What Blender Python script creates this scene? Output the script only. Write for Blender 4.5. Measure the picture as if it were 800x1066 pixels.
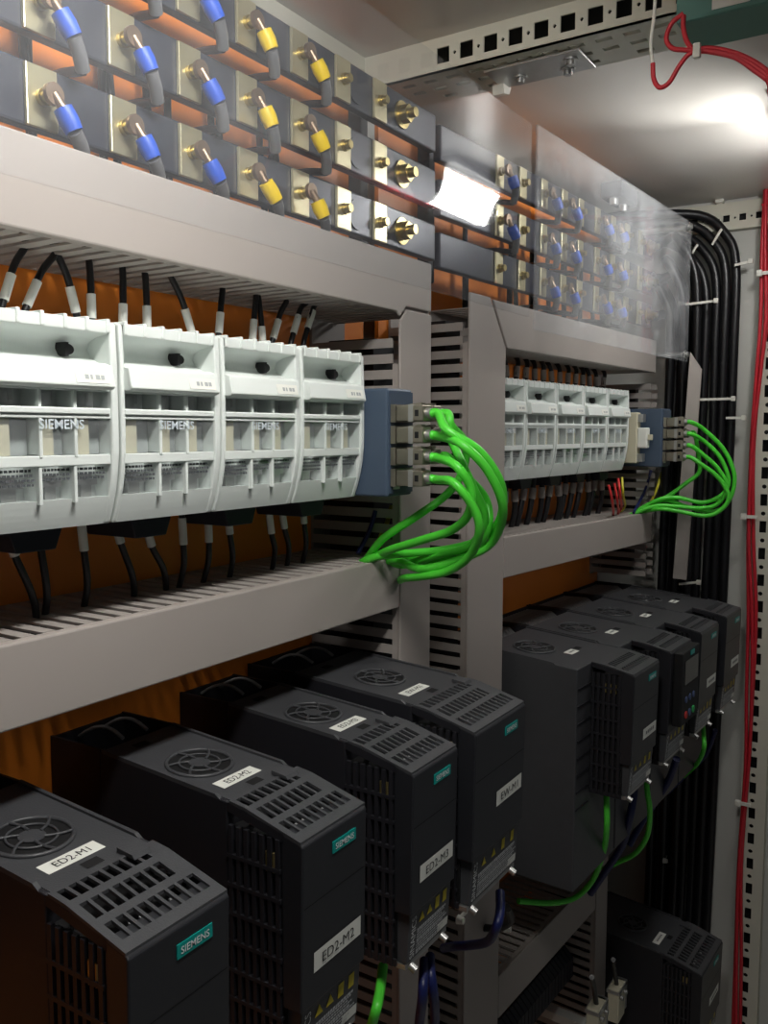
import bpy, math, random
from mathutils import Vector, Matrix
random.seed(7)
for o in list(bpy.data.objects): bpy.data.objects.remove(o)
SC = bpy.context.scene
COL = SC.collection
ZO = 1.5                                  # height of the camera above the floor

# ------------------------------------------------------------------ camera
F, CX, CY = 922.0, 400.0, 533.0           # focal length and centre in pixels of the 800x1066 frame
VX, HY = 990.0, 450.0                     # vanishing point of the cabinet's long direction, horizon
_p = math.atan((CY - HY) / F)
_Z = Vector((0, math.cos(_p), math.sin(_p)))
_X = Vector((VX - CX, CY - HY, -F)); _X = (_X - _Z * _X.dot(_Z)).normalized()
_Y = _Z.cross(_X)
cam_d = bpy.data.cameras.new('camera'); cam = bpy.data.objects.new('camera', cam_d); COL.objects.link(cam)
cam_d.sensor_fit = 'HORIZONTAL'; cam_d.sensor_width = 36; cam_d.lens = F / 800 * 36
cam_d.clip_start = 0.01; cam_d.clip_end = 50
M3 = Matrix(((_X.x, _X.y, _X.z), (_Y.x, _Y.y, _Y.z), (_Z.x, _Z.y, _Z.z)))
cam.matrix_world = Matrix.Translation((0, 0, ZO)) @ M3.to_4x4()
SC.camera = cam

# ------------------------------------------------------------------ world and exposure
W = bpy.data.worlds.new('world'); SC.world = W; W.use_nodes = True
W.node_tree.nodes['Background'].inputs[0].default_value = (0.93, 0.97, 1.0, 1)
W.node_tree.nodes['Background'].inputs[1].default_value = 0.045
VS = SC.view_settings
VS.view_transform = 'Standard'; VS.look = 'None'; VS.gamma = 1; VS.use_curve_mapping = False
VS.exposure = 0.0
LAMP_A, LAMP_B = 75.0, 50.0               # emission of the two cabinet lamps

# ------------------------------------------------------------------ frames: bay 1 is square to X, bay 2 is turned 3 degrees
PH = math.radians(-3.0); PV = Vector((.975, .5, 0))
def from2(p):
    d = Vector(p) - PV; c, s = math.cos(PH), math.sin(PH)
    return Vector((c*d.x - s*d.y, s*d.x + c*d.y, d.z)) + PV
def fr(p, k): return from2(p) if k == 2 else Vector(p)
def ray(u, v): return M3 @ Vector((u - CX, CY - v, -F))
def atD(u, v, D):
    r = ray(u, v); return r * (D / r.y)
def atX(u, v, X):
    r = ray(u, v); return r * (X / r.x)
UP = Vector((0, 0, ZO))

# ------------------------------------------------------------------ materials
def lin(c): return tuple(((x/255/12.92) if x/255 <= .04045 else ((x/255+.055)/1.055)**2.4) for x in c)
MATS = {}
def mat(name, rgb, rough=.5, metal=0., var=.06, scale=40, bump=0., spec=.5, coat=0.):
    if name in MATS: return MATS[name]
    m = bpy.data.materials.new(name); m.use_nodes = True; nt = m.node_tree; b = nt.nodes['Principled BSDF']
    c = lin(rgb)
    tc = nt.nodes.new('ShaderNodeTexCoord'); n = nt.nodes.new('ShaderNodeTexNoise')
    n.inputs['Scale'].default_value = scale; n.inputs['Detail'].default_value = 4
    nt.links.new(tc.outputs['Object'], n.inputs['Vector'])
    mx = nt.nodes.new('ShaderNodeMix'); mx.data_type = 'RGBA'
    mx.inputs['A'].default_value = tuple(x*(1-var) for x in c) + (1,)
    mx.inputs['B'].default_value = tuple(min(1, x*(1+var)) for x in c) + (1,)
    nt.links.new(n.outputs['Fac'], mx.inputs['Factor']); nt.links.new(mx.outputs['Result'], b.inputs['Base Color'])
    b.inputs['Roughness'].default_value = rough; b.inputs['Metallic'].default_value = metal
    b.inputs['Specular IOR Level'].default_value = spec; b.inputs['Coat Weight'].default_value = coat
    if bump:
        bp = nt.nodes.new('ShaderNodeBump'); bp.inputs['Strength'].default_value = bump; bp.inputs['Distance'].default_value = .001
        n2 = nt.nodes.new('ShaderNodeTexNoise'); n2.inputs['Scale'].default_value = scale*12
        nt.links.new(tc.outputs['Object'], n2.inputs['Vector'])
        nt.links.new(n2.outputs['Fac'], bp.inputs['Height']); nt.links.new(bp.outputs['Normal'], b.inputs['Normal'])
    MATS[name] = m; return m
def clear(name, tint, haze, rough, hz_scale, refl=1.0):
    """clear plastic: transparent + fresnel gloss + a patchy film of dust and scuffs"""
    m = bpy.data.materials.new(name); m.use_nodes = True; nt = m.node_tree
    for n in list(nt.nodes):
        if n.type == 'BSDF_PRINCIPLED': nt.nodes.remove(n)
    out = [n for n in nt.nodes if n.type == 'OUTPUT_MATERIAL'][0]
    tr = nt.nodes.new('ShaderNodeBsdfTransparent'); tr.inputs[0].default_value = (*tint, 1)
    gl = nt.nodes.new('ShaderNodeBsdfGlossy'); gl.inputs['Roughness'].default_value = rough
    fz = nt.nodes.new('ShaderNodeFresnel'); fz.inputs[0].default_value = 1.45
    ml = nt.nodes.new('ShaderNodeMath'); ml.operation = 'MULTIPLY'; ml.inputs[1].default_value = refl
    ge = nt.nodes.new('ShaderNodeNewGeometry'); sb_ = nt.nodes.new('ShaderNodeMath'); sb_.operation = 'SUBTRACT'; sb_.inputs[0].default_value = 1
    nt.links.new(ge.outputs['Backfacing'], sb_.inputs[1]); mq = nt.nodes.new('ShaderNodeMath'); mq.operation = 'MULTIPLY'
    nt.links.new(fz.outputs[0], mq.inputs[0]); nt.links.new(sb_.outputs[0], mq.inputs[1]); nt.links.new(mq.outputs[0], ml.inputs[0])
    a = nt.nodes.new('ShaderNodeMixShader'); nt.links.new(ml.outputs[0], a.inputs[0])
    nt.links.new(tr.outputs[0], a.inputs[1]); nt.links.new(gl.outputs[0], a.inputs[2])
    df = nt.nodes.new('ShaderNodeBsdfDiffuse'); df.inputs[0].default_value = (.8, .82, .85, 1)
    tc = nt.nodes.new('ShaderNodeTexCoord'); n = nt.nodes.new('ShaderNodeTexNoise')
    n.inputs['Scale'].default_value = hz_scale; n.inputs['Detail'].default_value = 8; n.inputs['Roughness'].default_value = .7
    nt.links.new(tc.outputs['Object'], n.inputs['Vector'])
    mr = nt.nodes.new('ShaderNodeMapRange'); mr.inputs[1].default_value = .35; mr.inputs[2].default_value = .75
    mr.inputs[3].default_value = haze*.4; mr.inputs[4].default_value = haze*1.8
    nt.links.new(n.outputs['Fac'], mr.inputs[0])
    b = nt.nodes.new('ShaderNodeMixShader'); nt.links.new(mr.outputs[0], b.inputs[0])
    nt.links.new(a.outputs[0], b.inputs[1]); nt.links.new(df.outputs[0], b.inputs[2])
    nt.links.new(b.outputs[0], out.inputs[0]); MATS[name] = m; return m
def emit(name, rgb, s):
    m = bpy.data.materials.new(name); m.use_nodes = True; b = m.node_tree.nodes['Principled BSDF']
    b.inputs['Base Color'].default_value = (.8, .8, .8, 1)
    b.inputs['Emission Color'].default_value = (*rgb, 1); b.inputs['Emission Strength'].default_value = s
    MATS[name] = m; return m

duct = mat('duct_grey', (166, 158, 152), .55, var=.04, scale=6)
duct_in = mat('duct_finger', (160, 153, 147), .6, var=.04)
orange = mat('orange_plate', (238, 136, 46), .38, var=.08, scale=5)
steel_wall = mat('cabinet_paint', (196, 196, 190), .45, var=.04, scale=8)
ceil_m = mat('ceiling_paint', (208, 204, 198), .30, var=.05, scale=6)
rail_m = mat('rail_cream', (205, 203, 188), .4, var=.04)
white = mat('breaker_plastic', (222, 228, 224), .38, var=.02)
white_in = mat('breaker_inner', (215, 220, 217), .5, var=.03)
dblack = mat('drive_plastic', (68, 69, 72), .42, var=.1, scale=60, bump=.15)  # the black plastic made lighter for lit, dusty roofs
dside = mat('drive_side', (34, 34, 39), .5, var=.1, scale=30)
ddark = mat('drive_inside', (12, 12, 14), .7, var=.1)
dust = mat('dusty_fin', (150, 150, 150), .7, var=.4, scale=90)
teal = mat('teal_plate', (0, 150, 142), .4, var=.03)
paper = mat('label_white', (235, 236, 228), .5, var=.02)
ink = mat('ink_black', (18, 18, 20), .6, var=.0)
print_w = mat('print_white', (200, 203, 204), .6, var=.0)
print_d = mat('print_dark', (70, 74, 78), .6, var=.0)
win_grey = mat('window_grey', (170, 175, 174), .5, var=.05)
print_m = mat('print_grey', (105, 108, 110), .6, var=.0)
wlet = mat('letter_white', (232, 236, 236), .5, var=.0)
blet = mat('letter_bluegrey', (206, 216, 222), .5, var=.0)
yellow_p = mat('warning_yellow', (208, 190, 40), .5, var=.03)
tin = mat('tinned_copper', (205, 196, 160), .32, .75, var=.12, scale=50)
brass = mat('brass_bolt', (186, 168, 112), .3, .9, var=.15, scale=120)
steel = mat('steel', (190, 190, 188), .42, .85, var=.12, scale=80)
nickel = mat('nickel_plug', (160, 154, 140), .32, .9, var=.12, scale=120)
bar_m = mat('busbar_dark', (62, 64, 74), .32, .25, var=.25, scale=18)
blue_s = mat('sleeve_blue', (30, 84, 196), .45, var=.05)
yel_s = mat('sleeve_yellow', (240, 204, 6), .45, var=.05)
shrink = mat('heatshrink_grey', (104, 104, 106), .4, var=.1)
blk = mat('wire_black', (24, 24, 27), .42, var=.1)
blkcab = mat('cable_black', (20, 20, 23), .36, var=.1)
copper = mat('copper', (150, 128, 108), .4, .8, var=.1)
green = mat('cable_green', (84, 218, 62), .38, var=.05)
dkblue = mat('wire_blue', (20, 30, 84), .42, var=.1)
red = mat('wire_red', (196, 36, 50), .45, var=.08)
redw = mat('wire_red_bright', (226, 58, 58), .45, var=.05)
ygw = mat('wire_yellow', (214, 205, 60), .45, var=.05)
modblue = mat('module_blue', (72, 87, 106), .45, var=.04)
modface = mat('module_face', (62, 76, 94), .5, var=.05)
beige = mat('fuse_beige', (206, 200, 176), .55, var=.05)
tie_m = mat('tie_white', (224, 222, 212), .45, var=.02)
bek = mat('terminal_black', (26, 28, 38), .5, var=.1)
lampteal = mat('lamp_teal', (88, 134, 124), .5, var=.04)
screen = mat('screen_dark', (16, 18, 24), .12, var=.05)
gbtn = mat('button_green', (40, 170, 90), .5, var=0); rbtn = mat('button_red', (200, 50, 46), .5, var=0); bbtn = mat('button_blue', (60, 78, 120), .5, var=0)
acry = clear('acrylic', (.97, .975, .98), .03, .04, 7, 1.0)
acry2 = clear('acrylic_scuffed', (.97, .975, .98), .12, .07, 11, 1.1)
pane_m = clear('window_clear', (.96, .97, .97), .05, .08, 60, .8)
glowA = emit('lamp_glow_a', (1, .98, .94), LAMP_A)
glowB = emit('lamp_glow_b', (1, .99, .96), LAMP_B)

# ------------------------------------------------------------------ mesh helpers
class MB:
    def __init__(s): s.v = []; s.f = []; s.sm = []
    def add(s, vs, fs, smooth=False):
        o = len(s.v); s.v += [Vector(p) for p in vs]; s.f += [tuple(i+o for i in q) for q in fs]; s.sm += [smooth]*len(fs); return s
    def box(s, x0, x1, y0, y1, z0, z1):
        return s.add([(x0,y0,z0),(x1,y0,z0),(x1,y1,z0),(x0,y1,z0),(x0,y0,z1),(x1,y0,z1),(x1,y1,z1),(x0,y1,z1)],
                     [(0,3,2,1),(4,5,6,7),(0,1,5,4),(1,2,6,5),(2,3,7,6),(3,0,4,7)])
    def prism(s, prof, a0, a1, axis='x'):
        """prof: polygon of 2D points; axis x -> (y,z), y -> (x,z), z -> (x,y)"""
        n = len(prof)
        def mk(p, a): return {'x': (a, p[0], p[1]), 'y': (p[0], a, p[1]), 'z': (p[0], p[1], a)}[axis]
        vs = [mk(p, a0) for p in prof] + [mk(p, a1) for p in prof]
        fs = [tuple(range(n)), tuple(range(2*n-1, n-1, -1))] + [(i, i+n, (i+1) % n + n, (i+1) % n) for i in range(n)]
        return s.add(vs, fs)
    def cyl(s, p0, p1, r, n=12, r1=None):
        return s.tube([p0, p1], [r, r if r1 is None else r1], n, raw=True)
    def tube(s, pts, r, n=8, raw=False, sub=6):
        pts = [Vector(p) for p in pts]
        if not raw and len(pts) > 2:
            q = []; P = [pts[0]*2-pts[1]] + pts + [pts[-1]*2-pts[-2]]
            for i in range(1, len(P)-2):
                for k in range(sub):
                    t = k/sub; a, b, c, d = P[i-1], P[i], P[i+1], P[i+2]
                    q.append(.5*((2*b)+(c-a)*t+(2*a-5*b+4*c-d)*t*t+(3*b-a-3*c+d)*t**3))
            q.append(pts[-1]); pts = q
        R = r if isinstance(r, (list, tuple)) else [r]*len(pts)
        vs, fs = [], []
        up = None
        for i, p in enumerate(pts):
            t = (pts[min(i+1, len(pts)-1)] - pts[max(i-1, 0)]).normalized()
            if up is None:
                up = t.orthogonal().normalized()
            up = (up - t*up.dot(t)).normalized(); w = t.cross(up)
            for k in range(n):
                a = 2*math.pi*k/n; vs.append(p + (up*math.cos(a) + w*math.sin(a))*R[i])
        for i in range(len(pts)-1):
            for k in range(n):
                fs.append((i*n+k, i*n+(k+1) % n, (i+1)*n+(k+1) % n, (i+1)*n+k))
        s.add(vs, fs, True)
        return s.add([vs[k] for k in range(n)] + [vs[-n+k] for k in range(n)], [tuple(range(n-1, -1, -1)), tuple(range(n, 2*n))])
    def perf(s, us, vs, holes, fn, th):
        """plate on a cut grid with real holes; holes {(i,j):'r' or 'o'}; fn(u,v,d)->point"""
        for i in range(len(us)-1):
            for j in range(len(vs)-1):
                u0, u1, v0, v1 = us[i], us[i+1], vs[j], vs[j+1]; h = holes.get((i, j))
                if h is None:
                    c = [(u0,v0),(u1,v0),(u1,v1),(u0,v1)]
                    s.add([fn(*p, 0) for p in c] + [fn(*p, th) for p in c], [(0,1,2,3),(7,6,5,4)])
                    for k,(di,dj) in enumerate(((0,-1),(1,0),(0,1),(-1,0))):
                        a, b = i+di, j+dj
                        if a < 0 or b < 0 or a >= len(us)-1 or b >= len(vs)-1 or holes.get((a,b)) == 'r':
                            p, q = c[k], c[(k+1) % 4]
                            s.add([fn(*p,0), fn(*q,0), fn(*q,th), fn(*p,th)], [(3,2,1,0)])
                elif h == 'o':
                    um, vm, r = (u0+u1)/2, (v0+v1)/2, min(abs(u1-u0), abs(v1-v0))*.42
                    out = [(u0,v0),(um,v0),(u1,v0),(u1,vm),(u1,v1),(um,v1),(u0,v1),(u0,vm)]
                    ins = [(um+r*math.cos(a), vm+r*math.sin(a)) for a in [math.atan2(q[1]-vm, q[0]-um) for q in out]]
                    P = [fn(*p,0) for p in out] + [fn(*p,0) for p in ins] + [fn(*p,th) for p in ins]
                    s.add(P, [(k,(k+1) % 8, (k+1) % 8+8, k+8) for k in range(8)] + [(k+8,(k+1) % 8+8, (k+1) % 8+16, k+16) for k in range(8)])
        return s
    def mesh(s, name, origin=(0,0,0)):
        me = bpy.data.meshes.new(name); o = Vector(origin)
        me.from_pydata([tuple(p-o) for p in s.v], [], s.f); me.update()
        for p, q in zip(me.polygons, s.sm): p.use_smooth = q
        return me
    def build(s, name, m, parent=None, origin=None, bevel=0, frame=1):
        if parent is not None and origin is None: origin = parent['_o']
        me = s.mesh(name, origin if origin is not None else (0,0,0)); me.materials.append(m)
        o = bpy.data.objects.new(name, me); COL.objects.link(o)
        if parent is not None:
            o.parent = parent
            if '_s' in parent: pass
        if bevel:
            b = o.modifiers.new('bevel', 'BEVEL'); b.width = bevel; b.segments = 2; b.limit_method = 'ANGLE'; b.angle_limit = .6
            b.harden_normals = False
        return o
def place(o, base, k):
    o.location = fr(base, k) + UP
    o.rotation_euler = (0, 0, PH if k == 2 else 0)
def tag(o, label, cat=None, group=None, kind=None):
    o['label'] = label
    if cat: o['category'] = cat
    if group: o['group'] = group
    if kind: o['kind'] = kind
    return o
def thing(name, label, cat, base, k=1, group=None, kind=None):
    o = bpy.data.objects.new(name, None); COL.objects.link(o); o.empty_display_size = .02
    place(o, base, k); o['_o'] = tuple(base); return tag(o, label, cat, group, kind)
def single(mb, name, m, label, cat, base, k=1, group=None, kind=None, bevel=0):
    """a thing that is one mesh, its vertices given in frame k"""
    o = mb.build(name, m, None, base, bevel); place(o, base, k); o['_o'] = tuple(base); return tag(o, label, cat, group, kind)
def sub(mb, name, m, part, bevel=0):
    """sub-part: the part's mesh shares the origin of its thing, so the same offset holds"""
    return mb.build(name, m, part, part.parent['_o'], bevel)
CACHE = {}
def shared(key, make, name, m, parent, loc):
    """alike pieces share one mesh; loc in the frame of the thing"""
    if key not in CACHE:
        me = make().mesh(name); me.materials.append(m); CACHE[key] = me
    o = bpy.data.objects.new(name, CACHE[key]); COL.objects.link(o); o.parent = parent
    o.location = Vector(loc) - Vector(parent['_o']); return o
def copy_tree(o, parent=None):
    c = o.copy(); COL.objects.link(c); c.parent = parent
    for ch in list(o.children): copy_tree(ch, c)
    return c
def text_mb(txt, w, h, bold=False):
    """lettering as a flat mesh fitted into w x h, lower left at 0,0; returns list of (x,y) verts and faces"""
    cu = bpy.data.curves.new('t', 'FONT'); cu.body = txt; cu.resolution_u = 3
    if bold: cu.offset = .010
    ob = bpy.data.objects.new('t', cu); COL.objects.link(ob)
    bpy.context.view_layer.update()
    me = bpy.data.meshes.new_from_object(ob.evaluated_get(bpy.context.evaluated_depsgraph_get()))
    vs = [v.co.copy() for v in me.vertices]; fs = [tuple(p.vertices) for p in me.polygons]
    x0 = min(v.x for v in vs); x1 = max(v.x for v in vs); y0 = min(v.y for v in vs); y1 = max(v.y for v in vs)
    bpy.data.objects.remove(ob); bpy.data.curves.remove(cu); bpy.data.meshes.remove(me)
    return [((v.x-x0)/(x1-x0)*w, (v.y-y0)/(y1-y0)*h) for v in vs], fs
def letters(txt, w, h, fn, bold=False):
    vs, fs = text_mb(txt, w, h, bold); return MB().add([fn(*p) for p in vs], fs)
ORD = ['first','second','third','fourth','fifth','sixth','seventh','eighth','ninth','tenth','eleventh','twelfth','thirteenth','fourteenth','fifteenth','sixteenth','seventeenth','eighteenth','nineteenth','twentieth']

# ================================================================== the setting
def slab(name, m, label, cat, b, k=1, kind='structure'):
    x0,x1,y0,y1,z0,z1 = b
    return single(MB().box(*b), name, m, label, cat, (x0, y0, z0), k, None, kind)
slab('floor', steel_wall, 'grey sheet-metal cabinet floor', 'floor', (-1.2, 2.2, -1.2, .72, -1.52, -1.5))
slab('wall_back', steel_wall, 'grey rear wall of the cabinet behind the plates', 'wall', (-1.2, 1.81, .70, .72, -1.5, .44))
slab('wall_right', steel_wall, 'light grey side wall of the cabinet at right', 'wall', (1.80, 1.82, .08, .70, -1.5, .44))
slab('ceiling', ceil_m, 'grey sheet-metal roof panel above the near bay', 'ceiling', (-1.2, .90, -.05, .72, .437, .447))
slab('ceiling_right', ceil_m, 'pale roof panel lit by the lamp above the far bay', 'ceiling', (.98, 1.82, -.05, .72, .437, .447))
slab('trim_1', rail_m, 'pale folded roof flange running above the near busbars', 'trim', (-1.2, .90, .60, .70, .421, .437))
single(MB().box(-1.2, .925, .62, .626, -1.5, .40), 'mounting_plate', orange, 'orange mounting plate behind the near breaker row', 'plate', (-1.2,.62,-1.5))
single(MB().box(.955, 1.70, .62, .626, -1.5, .40), 'mounting_plate', orange, 'orange mounting plate behind the far breaker row', 'plate', (.955,.62,-1.5), 2)

# perforated roof rail between the bays (runs front to back)
def cuts(a, b, holes):
    c = [a]
    for h0, h1 in holes: c += [h0, h1]
    return c + [b]
rt = thing('frame_rail', 'cream perforated frame rail crossing the roof between both bays', 'rail', (.90, .0, .40))
hs = []; d = .496
while d > .02: hs += [(d-.008, d+.008, 'r'), (d-.0172, d-.0122, 'o')]; d -= .0291
hs = sorted(h for h in hs if h[0] > .01)
us = cuts(.0, .60, [(a,b) for a,b,_ in hs]); hl = {(2*i+1, 1): t for i,(a,b,t) in enumerate(hs)}
MB().perf(us, [.40, .409, .426, .437], hl, lambda u,v,d: (.90+d, u, v), .002).build('side_face', rail_m, rt)
us2 = cuts(.0, .60, [(.02+i*.029, .037+i*.029) for i in range(19)])
h2 = {}
for i in range(19):
    for j in (1, 3): h2[(2*i+1, j)] = 'r'
    if i % 2: h2[(2*i+1, 5)] = 'r'
MB().perf(us2, [.90, .914, .922, .938, .946, .962, .970, .98], h2, lambda u,v,d: (v, u, .40+d), .002).build('bottom_face', rail_m, rt)
MB().box(.978, .98, 0, .60, .402, .437).build('far_face', rail_m, rt)
MB().box(.903, .977, .0, .60, .434, .437).build('top_face', ddark, rt)  # black instead of cream, so the rail holes look shaded
# metal bracket with bolts under the rail
bk = thing('rail_bracket', 'small bolted metal bracket under the perforated roof rail', 'bracket', (.93, .40, .388))
MB().box(.918, .972, .345, .455, .3955, .3985).build('plate', steel, bk, bevel=.001)
for x, y in ((.935,.36),(.958,.372),(.95,.425)):
    b = MB().cyl((x,y,.3955),(x,y,.3935),.008,16).build('washer', steel, bk)
    sub(MB().cyl((x,y,.3935),(x,y,.389),.0048,6), 'bolt_head', steel, b)
MB().prism([(.958,.385),(.972,.388),(.977,.397),(.955,.3985)], .448, .462, 'y').build('clip', tie_m, bk)
# rail along the side wall under the roof, and the tall perforated profile
sr = thing('frame_rail', 'short perforated rail under the roof on the side wall', 'rail', (1.78, .2, .378))
hh = []; d = .31
while d < .68: hh += [(d, d+.012, 'r'), (d+.017, d+.022, 'o')]; d += .029
hh = [h for h in hh if h[1] < .69]
MB().perf(cuts(.12,.69,[(a,b) for a,b,_ in hh]), [.378,.393,.405,.428], {(2*i+1,1):t for i,(a,b,t) in enumerate(hh)}, lambda u,v,d: (1.782+d, u, v), .002).build('side_face', rail_m, sr)
MB().box(1.785,1.80,.12,.69,.378,.3785).build('bottom_face', rail_m, sr)
MB().box(1.797,1.7995,.12,.69,.38,.428).build('shade_backing', ddark, sr)  # black strip standing in for the shade behind the holes
vr = thing('frame_profile', 'tall cream perforated upright beside the red wires', 'rail', (1.775, .26, -1.5))
hh = []; z = -1.45
while z < .34: hh += [(z, z+.022, 'r'), (z+.031, z+.041, 'o')]; z += .0505
MB().perf([.264,.282,.294,.309], cuts(-1.5,.377,[(a,b) for a,b,_ in hh]), {(1,2*i+1):t for i,(a,b,t) in enumerate(hh)}, lambda u,v,d: (1.772+d, u, v), .002).build('perforated_face', rail_m, vr)
MB().box(1.774,1.80,.306,.3085,-1.5,.377).build('return_face', rail_m, vr)
MB().box(1.774,1.80,.2645,.267,-1.5,.377).build('return_face', rail_m, vr)
MB().box(1.796,1.7995,.268,.305,-1.5,.377).build('shade_backing', ddark, vr)  # black strip painted as shade inside the upright
MB().prism([(1.80,.24),(1.768,.235),(1.768,.20),(1.80,.19)], -1.5, .42, 'z').build('folded_edge', rail_m, vr, bevel=.003)

# ================================================================== wiring ducts
PITCH, FW = .0167, .0100
def finger_h(): return MB().box(0, FW, .508, .616, 0, .0018)
def finger_v(): return MB().box(0, .0018, .508, .616, 0, FW)
def cover_mb(poly, d0=.4975, d1=.501): return MB().prism(poly, d0, d1, 'y')
def hduct(label, x0, x1, z0, z1, k, poly=None, tilt=0, fx0=None):
    t = thing('wiring_duct', label, 'wiring duct', (x0, .5, z0), k, 'grey slotted wiring ducts')
    c = cover_mb(poly or [(x0,z0),(x1,z0),(x1,z1),(x0,z1)]).build('cover', duct, t, bevel=.0015)
    MB().box(x0 if fx0 is None else fx0, x1, .501, .508, z1-.010, z1-.0005).box(x0 if fx0 is None else fx0, x1, .501, .508, z0+.0005, z0+.010).build('cover_lip', duct, t)
    MB().box(x0, x1, .616, .6195, z0+.001, z1-.001).build('back_channel', duct_in, t)
    x = (x0 if fx0 is None else fx0) + .003
    while x < x1-FW:
        shared('fh', finger_h, 'finger', duct_in, t, (x, 0, z1-.002)); shared('fh', finger_h, 'finger', duct_in, t, (x, 0, z0+.0003)); x += PITCH
    if tilt: t.rotation_euler.y = tilt
    return t
def vduct(label, x0, x1, z0, z1, k, poly=None, xch=None):
    t = thing('wiring_duct', label, 'wiring duct', (x0, .5, z0), k, 'grey slotted wiring ducts')
    if poly != 'open':
        cover_mb(poly or [(x0,z0),(x1,z0),(x1,z1),(x0,z1)]).build('cover', duct, t, bevel=.0015)
        if xch: x1 = xch
        MB().box(x0+.0005, x0+.010, .501, .508, z0, z1-.06).box(x1-.010, x1-.0005, .501, .508, z0, z1-.06).build('cover_lip', duct, t)
    MB().box(x0+.001, x1-.001, .616, .6195, z0, z1).build('back_channel', duct_in, t)
    MB().box(x0+.012, x1-.012, .54, .60, z0+.01, z1-.03).build('dark_fill', blk, t)  # one solid black box behind the slots
    z = z0 + .004
    while z < z1-FW-.02:
        shared('fv', finger_v, 'finger', duct_in, t, (x0+.0003, 0, z)); shared('fv', finger_v, 'finger', duct_in, t, (x1-.0025, 0, z)); z += PITCH
    return t
hduct('long grey wiring duct under the near busbars, partly behind the clear sheet', -.15, .88, .127, .187, 1,
      [(-.15,.127),(.806,.127),(.812,.122),(.826,.134),(.88,.134),(.88,.187),(-.15,.187)])
hduct('grey wiring duct between near breakers and near drives', -.15, .812, -.190, -.134, 1)
vduct('upright grey wiring duct behind the near blue network module', .8135, .88, -1.4, .133, 1,
      [(.8135,-1.4),(.88,-1.4),(.88,.131),(.828,.131),(.8135,.118)])
vduct('upright grey wiring duct left of the far breaker row', .975, 1.069, -1.4, .169, 2,
      [(.975,-1.4),(1.069,-1.4),(1.069,.108),(1.026,.169),(.975,.169)], 1.035)
hduct('grey wiring duct under the far busbars', 1.071, 1.655, .109, .167, 2, [(1.033,.167),(1.073,.109),(1.655,.109),(1.655,.167)], fx0=1.071)
hduct('grey wiring duct between far breakers and far drives', 1.0705, 1.655, -.194, -.139, 2, None, math.radians(.9))
hduct('dim lowest grey wiring duct below the far drives', 1.0705, 1.42, -.815, -.753, 2)
vduct('dim upright wiring duct below the far drives', 1.425, 1.475, -1.4, -.65, 2)
vduct('coverless upright wiring duct beside the thick black cables', 1.658, 1.698, -.275, .12, 2, 'open')
# its cover, hanging half off
def quadbox(a, b, c, d, off):
    off = Vector(off); P = [Vector(p) for p in (a,b,c,d)]; P += [p+off for p in P]
    return MB().add(P, [(0,1,2,3),(7,6,5,4),(0,4,5,1),(1,5,6,2),(2,6,7,3),(3,7,4,0)])
cv = thing('duct_cover', 'loose grey duct cover leaning beside the far green cables', 'duct cover', tuple(atX(704,600,1.69)))
quadbox(atX(719,366,1.700), atX(731,384,1.712), atX(715,604,1.706), atX(701,602,1.694), (.002,.001,0)).build('panel', duct, cv)
quadbox(atX(731,384,1.712), atX(731,384,1.712)+Vector((.012,.002,0)), atX(715,604,1.706)+Vector((.012,.002,0)), atX(715,604,1.706), (0,.002,0)).build('lip', duct, cv)

# ================================================================== busbars
ROWS = [(.333, .374), (.268, .310), (.206, .247)]
RN = ['top', 'middle', 'bottom']
def hexbolt(t, x, y, z, r, m, name='bolt'):
    w = MB().cyl((x,y,z),(x,y-.002,z),r*1.5,18).build('washer', m, t)
    sub(MB().cyl((x,y-.002,z),(x,y-.002-r*.9,z),r,6), name, m, w)
    sub(MB().cyl((x,y-.002-r*.9,z),(x,y-.002-r*1.7,z),r*.55,10), 'stud', m, w)
def busbar(row, k, x0, x1, cols, ends, label):
    z0, z1 = ROWS[row]
    if k == 2: z0 -= .006; z1 -= .006
    t = thing('busbar', label, 'busbar', (x0, .545, z0), k, 'dark busbars behind the clear sheets')
    MB().box(x0, x1, .535, .546, z0, z1+.002).build('bar', bar_m, t, bevel=.002)
    for x in cols:
        w = .0125 if k == 1 else .010
        c = MB().box(x-w, x+w, .5315, .5348, z0, z1).build('clamp_plate', tin, t, bevel=.0008)
        zc = (z0+z1)/2
        sub(MB().cyl((x,.5315,zc),(x,.528,zc),.0058,16), 'washer', brass, c)
        sub(MB().cyl((x,.528,zc),(x,.523,zc),.0046,6), 'bolt_head', brass, c)
    for i, x in enumerate(cols[:-1]):      # domed insulators between the clamps
        if k == 1 and i % 2 == 0:
            xm = (x+cols[i+1])/2 - .008
            MB().cyl((xm,.535,(z0+z1)/2),(xm,.533,(z0+z1)/2),.0155,24).build('insulator_disc', bar_m, t)
    for x in ends: hexbolt(t, x, .535, (z0+z1)/2, .010, brass)
    return t
C1 = [.333, .402, .473, .543, .613, .688, .759, .828]
C2 = [1.112, 1.180, 1.249, 1.320, 1.383, 1.452, 1.522, 1.590, 1.658]
for r in range(3):
    busbar(r, 1, .18, .955, C1, [.876], '%s dark busbar of the near bay with bolted clamp plates' % RN[r])
    busbar(r, 2, .965, 1.735, C2, [1.71], '%s dark busbar of the far bay with bolted clamp plates' % RN[r])
# support posts behind the bars
for k, xs in ((1, (.30, .90)), (2, (1.05, 1.69))):
    for i, x in enumerate(xs):
        if k == 1 and i == 0: continue
        single(MB().box(x-.008, x+.008, .601, .6195, .20, .385), 'busbar_support', bek, 'black busbar support %s' % ('at the end of the near bars' if k == 1 else ('where the far bars begin' if i == 0 else 'at the end of the far bars')), 'support', (x,.601,.2), k, bevel=.002)
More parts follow.
